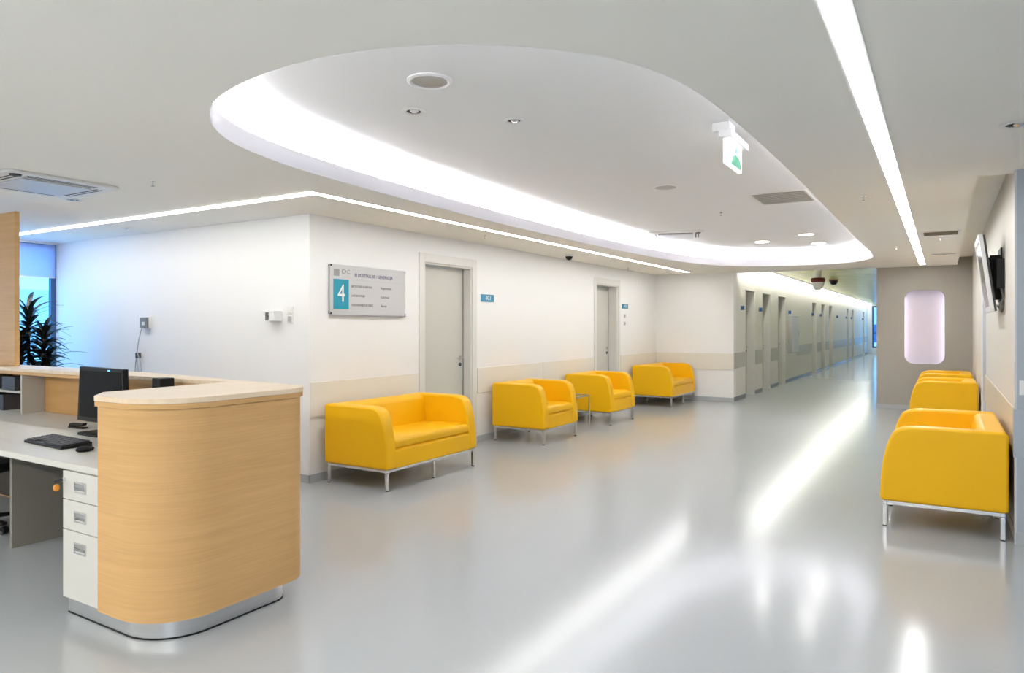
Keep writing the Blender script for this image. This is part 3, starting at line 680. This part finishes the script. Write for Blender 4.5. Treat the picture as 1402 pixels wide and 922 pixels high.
bm = new_bm(); box(bm, -.03, .045, .40, .44, .12, .50); box(bm, -.03, .045, .66, .70, .12, .50); obj('bracket', bm, BLACK, t)
bm = new_bm(); box(bm, .0, .055, .04, .20, .20, .44); obj('media_box', bm, BLACK, t, bev=.004)
obj('cable', tube(new_bm(), spline([(.03, .12, .21), (.045, .10, .12), (.02, .09, .05), (.04, .14, .0), (.055, .2, .06)], 6), .006), GPL, t)
obj('cable', tube(new_bm(), spline([(.04, .16, .21), (.055, .15, .10), (.03, .12, .03), (.01, .2, .06)], 6), .006), GPL, t)

# ------------------------------------------------------------------ ceiling fittings
def strip(bm, x0, x1, y0, y1): return box(bm, x0, x1, y0, y1, H-.008, H-.0015)
t = thing('linear_light', 'thin white light strip turning a corner above the left wall and reception', 'linear light', (0, 0, 0), 0, 'recessed linear ceiling lights')
obj('diffuser', strip(new_bm(), -4.36, -4.29, 3.975, 13.75), E_STRIP, t, smooth=0)
obj('diffuser', strip(new_bm(), -9.6, -4.36, 3.975, 4.045), E_STRIP, t, smooth=0)
bm = new_bm(); box(bm, -4.285, -4.275, 3.965, 13.76, H-.006, H); box(bm, -4.375, -4.365, 4.055, 13.76, H-.006, H); obj('trim', bm, WPL, t, smooth=0)
t = thing('linear_light', 'wide white light strip along the ceiling on the right', 'linear light', (0, 0, 0), 0, 'recessed linear ceiling lights')
obj('diffuser', strip(new_bm(), -.35, -.265, -1.6, 14.1), E_STRIP, t, smooth=0)
bm = new_bm(); box(bm, -.36, -.351, -1.6, 14.1, H-.006, H); box(bm, -.264, -.255, -1.6, 14.1, H-.006, H); obj('trim', bm, WPL, t, smooth=0)
t = thing('linear_light', 'added unseen fill light strip on the ceiling behind the camera', 'linear light', (0, 0, 0), 0, 'recessed linear ceiling lights')
obj('diffuser', strip(new_bm(), -8.5, 1.5, -2.15, -1.85), E_FILL, t, smooth=0)
t = thing('linear_light', 'added unseen fill light strip on the ceiling over the open side of the reception desk', 'linear light', (0, 0, 0), 0, 'recessed linear ceiling lights')
obj('diffuser', strip(new_bm(), -8.5, -2.7, .27, .40), E_FILL2, t, smooth=0)

# downlights (lit)
DL = [(-2.51, 11.88, HU, 'lit round downlight in the raised ceiling, left of the three'), (-1.75, 11.29, HU, 'lit round downlight in the raised ceiling, nearest of the three'), (-1.76, 12.58, HU, 'lit round downlight in the raised ceiling, right and farthest of the three')]
for x, y_, z, lb in DL:
    t = thing('downlight', lb, 'downlight', (x, y_, z), 0, 'lit downlights')
    obj('rim', lathe(new_bm(), [(.115, -.001), (.128, -.006), (.115, -.010), (.105, -.008), (.105, -.001)], 28), WPL, t)
    obj('lens', lathe(new_bm(), [(0, -.007), (.104, -.007)], 28), E_DOWN, t, smooth=0)
# unlit large round downlight
t = thing('ceiling_downlight', 'large unlit round downlight near the front of the raised ceiling', 'downlight', (-2.455, 3.13, HU))
obj('rim', lathe(new_bm(), [(.128, 0), (.128, -.008), (.112, -.014), (.100, -.008)], 40), WPL, t)
obj('reflector', lathe(new_bm(), [(.100, -.008), (.09, -.003), (0, -.001)], 40), mat('downlight_dish', (.42, .42, .42), .3, .3), t)
def eyeball(x, y_, z, lb, s=1.0, slots=False, grp='small eyeball spotlights'):
    t = thing('spotlight', lb, 'spotlight', (x, y_, z), 0, grp)
    obj('rim', lathe(new_bm(), [(.075*s, 0), (.077*s, -.006), (.066*s, -.010), (.048*s, -.006), (.048*s, 0)], 28), WPL, t)
    obj('gimbal', lathe(new_bm(), [(.047*s, -.002), (.045*s, -.001)], 28), BLACK, t)
    obj('recess', lathe(new_bm(), [(0, -.0015), (.047*s, -.0015)], 28), BLACK, t, smooth=0)
    o = obj('lamp', lathe(new_bm(), [(0, -.016), (.018, -.014), (.027, -.008), (.028, .0)], 24), WPL if not slots else CHROME, t); o.location = (.012*s, -.010*s, 0)
    return t
eyeball(-2.89, 3.52, HU, 'small white eyeball spotlight in the raised ceiling, left one')
eyeball(-2.45, 4.03, HU, 'small eyeball spotlight in the raised ceiling, right one', .9, True)
eyeball(.33, 4.61, H, 'small spotlight in the ceiling at the right edge', 1.0, True)
eyeball(-6.30, 3.16, H, 'small twin spotlight beside the ceiling cassette', 1.0, True)
eyeball(-7.63, 4.40, H, 'small spotlight between the light strip and the reception wall', .9, True)
eyeball(.0, 12.3, H, 'small dark spotlight at the far right end of the ceiling', .8, True)
# speaker disc
t = thing('ceiling_speaker', 'flat grey round ceiling speaker in the middle of the raised ceiling', 'speaker', (-2.34, 6.73, HU))
obj('rim', lathe(new_bm(), [(.115, 0), (.115, -.006), (.105, -.008)], 32), WPL, t); obj('grille', lathe(new_bm(), [(.105, -.008), (.06, -.012), (0, -.013)], 32), GPL, t)
def sprinkler(x, y_, z, lb):
    t = thing('sprinkler', lb, 'sprinkler', (x, y_, z), 0, 'ceiling sprinklers')
    obj('escutcheon', lathe(new_bm(), [(.032, 0), (.030, -.006), (.012, -.010), (.0, -.011)], 20), CHROME, t)
    bm = new_bm(); cyl(bm, (0, 0, -.010), (0, 0, -.045), .007, n=10); obj('body', bm, CHROME, t)
    obj('deflector', lathe(new_bm(), [(0, -.045), (.018, -.046), (.018, -.049), (0, -.049)], 16), MID, t); t.scale = (.7, .7, .8)
for a in ((-.56, 6.47, H, 'sprinkler between the oval ceiling and the right light strip'), (-.54, 10.84, H, 'sprinkler at the far end beside the right light strip'),
          (-5.0, 3.07, H, 'sprinkler on the ceiling right of the ceiling cassette'), (-4.65, 6.98, H, 'sprinkler above the first left door'),
          (-4.95, 12.18, H, 'sprinkler above the second left door'), (-2.29, 8.58, HU, 'sprinkler in the raised oval ceiling'), (-.03, 9.96, H, 'sprinkler just behind the square vent on the right')):
    sprinkler(*a)
def dome(x, y_, z, lb, r=.055, m=BLACK, cm=WPL):
    t = thing('dome_camera', lb, 'camera', (x, y_, z))
    obj('collar', lathe(new_bm(), [(0, 0), (r*1.15, 0), (r*1.15, -.022), (r, -.03), (0, -.03)], 28), cm, t)
    obj('dome', lathe(new_bm(), [(r*.98*math.cos(k*PI/16), -.03-r*1.05*math.sin(k*PI/16)) for k in range(8)]+[(0, -.03-r*1.05)], 28), m, t)
dome(-4.78, 9.45, H, 'black dome security camera above the left wall')
dome(-2.47, 20.3, HC, 'dark red dome fitting on the corridor ceiling', .11, BLACK, RED)
# pendant in the corridor
t = thing('pendant_fitting', 'white projector-like pendant hanging in the corridor mouth', 'pendant', (-2.25, 16.0, 2.0))
obj('stem', cyl(new_bm(), (0, 0, .52), (0, 0, .735), .075), WPL, t); obj('collar', lathe(new_bm(), [(.0, .52), (.13, .52), (.15, .47), (.13, .43), (0, .43)], 28), RED, t)
obj('shade', lathe(new_bm(), [(0, .43), (.13, .428), (.12, .38), (.07, .29), (.05, .27), (0, .27)], 28), WPL, t)
# exit sign
t = thing('exit_sign', 'lit white exit sign with green pictogram hanging from the raised ceiling', 'exit sign', (-1.25, 4.98, 2.60))
obj('mount', bx(-.09, .03, -.20, -.04, .215, .28), WPL, t, bev=.008); obj('housing', bx(-.035, .055, -.24, .24, .165, .214), WPL, t, bev=.006)
obj('sign_plate', bx(-.012, .016, -.20, .20, .0, .164), SIGNW, t, bev=.003)
obj('pictogram', prism(new_bm(), [(-.10, .012), (.17, .012), (.17, .05), (.12, .085), (.02, .095), (-.06, .07)], 'x', .0165, .0172), GREEN, t, smooth=0)
obj('pictogram', prism(new_bm(), [(.0, .11), (.05, .10), (.08, .12), (.06, .15), (.02, .15)], 'x', .0165, .0172), LGREEN, t, smooth=0)
obj('pictogram', prism(new_bm(), [(.13, .09), (.17, .09), (.165, .13), (.14, .13)], 'x', .0165, .0172), LGREEN, t, smooth=0)
# vents
def vent(x0, x1, y0, y1, z, lb, m=GPL, n=8, fr=None):
    t = thing('ceiling_vent', lb, 'vent', ((x0+x1)/2, (y0+y1)/2, z), 0, 'ceiling vents'); a, b = (x1-x0)/2, (y1-y0)/2
    bm = new_bm(); q = .025
    box(bm, -a, a, -b, -b+q, -.008, 0); box(bm, -a, a, b-q, b, -.008, 0); box(bm, -a, -a+q, -b+q, b-q, -.008, 0); box(bm, a-q, a, -b+q, b-q, -.008, 0)
    obj('frame', bm, fr or WPL, t); obj('backing', bx(-a+q, a-q, -b+q, b-q, -.002, 0), m, t)
    for k in range(n):
        y_ = -b+q+(k+.5)*(2*b-2*q)/n; o = obj('slat', bx(-a+q, a-q, -.009, .009, -.001, .001), m, t); o.location = (0, y_, -.006); o.rotation_euler = (.45, 0, 0)
vent(-1.74, -1.18, 7.58, 8.28, HU, 'large square grey vent in the raised oval ceiling', mat('vent_grey', (.72, .70, .64), .5), 10, mat('vent_frame', (.80, .78, .72), .5))
vent(-.22, .17, 9.30, 9.72, H, 'square metal vent right of the light strip', mat('vent_metal', (.65, .65, .67), .25, .8), 8)
vent(-.16, .17, 12.15, 12.28, H, 'thin slot vent at the far right end of the ceiling', GPL, 3)
# ceiling cassettes
def cassette(x, y_, z, a, lb, rot=0):
    t = thing('ceiling_cassette', lb, 'air conditioner', (x, y_, z), rot, 'ceiling cassettes')
    obj('fascia', prism(new_bm(), rrect(-a, a, -a, a, .06), 'z', -.022, 0), WPL, t, bev=.006, seg=2)
    obj('intake_panel', bx(-a*.62, a*.62, -a*.62, a*.62, -.034, -.0225), mat('cassette_intake', (.62, .65, .70), .4) if not bpy.data.materials.get('cassette_intake') else bpy.data.materials['cassette_intake'], t, bev=.006, seg=2)
    for k in range(4):
        f = obj('air_slot', bx(-a*.62, a*.62, a*.70, a*.745, -.0235, -.021), DARK, t, smooth=0); f.rotation_euler = (0, 0, k*PI/2)
        f = obj('air_slot', bx(-a*.62, a*.62, a*.80, a*.835, -.0235, -.021), DARK, t, smooth=0); f.rotation_euler = (0, 0, k*PI/2)
    obj('receiver', lathe(new_bm(), [(0, -.032), (.035, -.03), (.04, -.02)], 20), BLACK, t).location = (a*.80, -a*.80, 0)
cassette(-5.81, 2.69, H, .39, 'white square ceiling cassette air conditioner above the reception desk')
cassette(-3.42, 10.3, HU, .40, 'white ceiling cassette at the far left edge of the raised ceiling', .3)
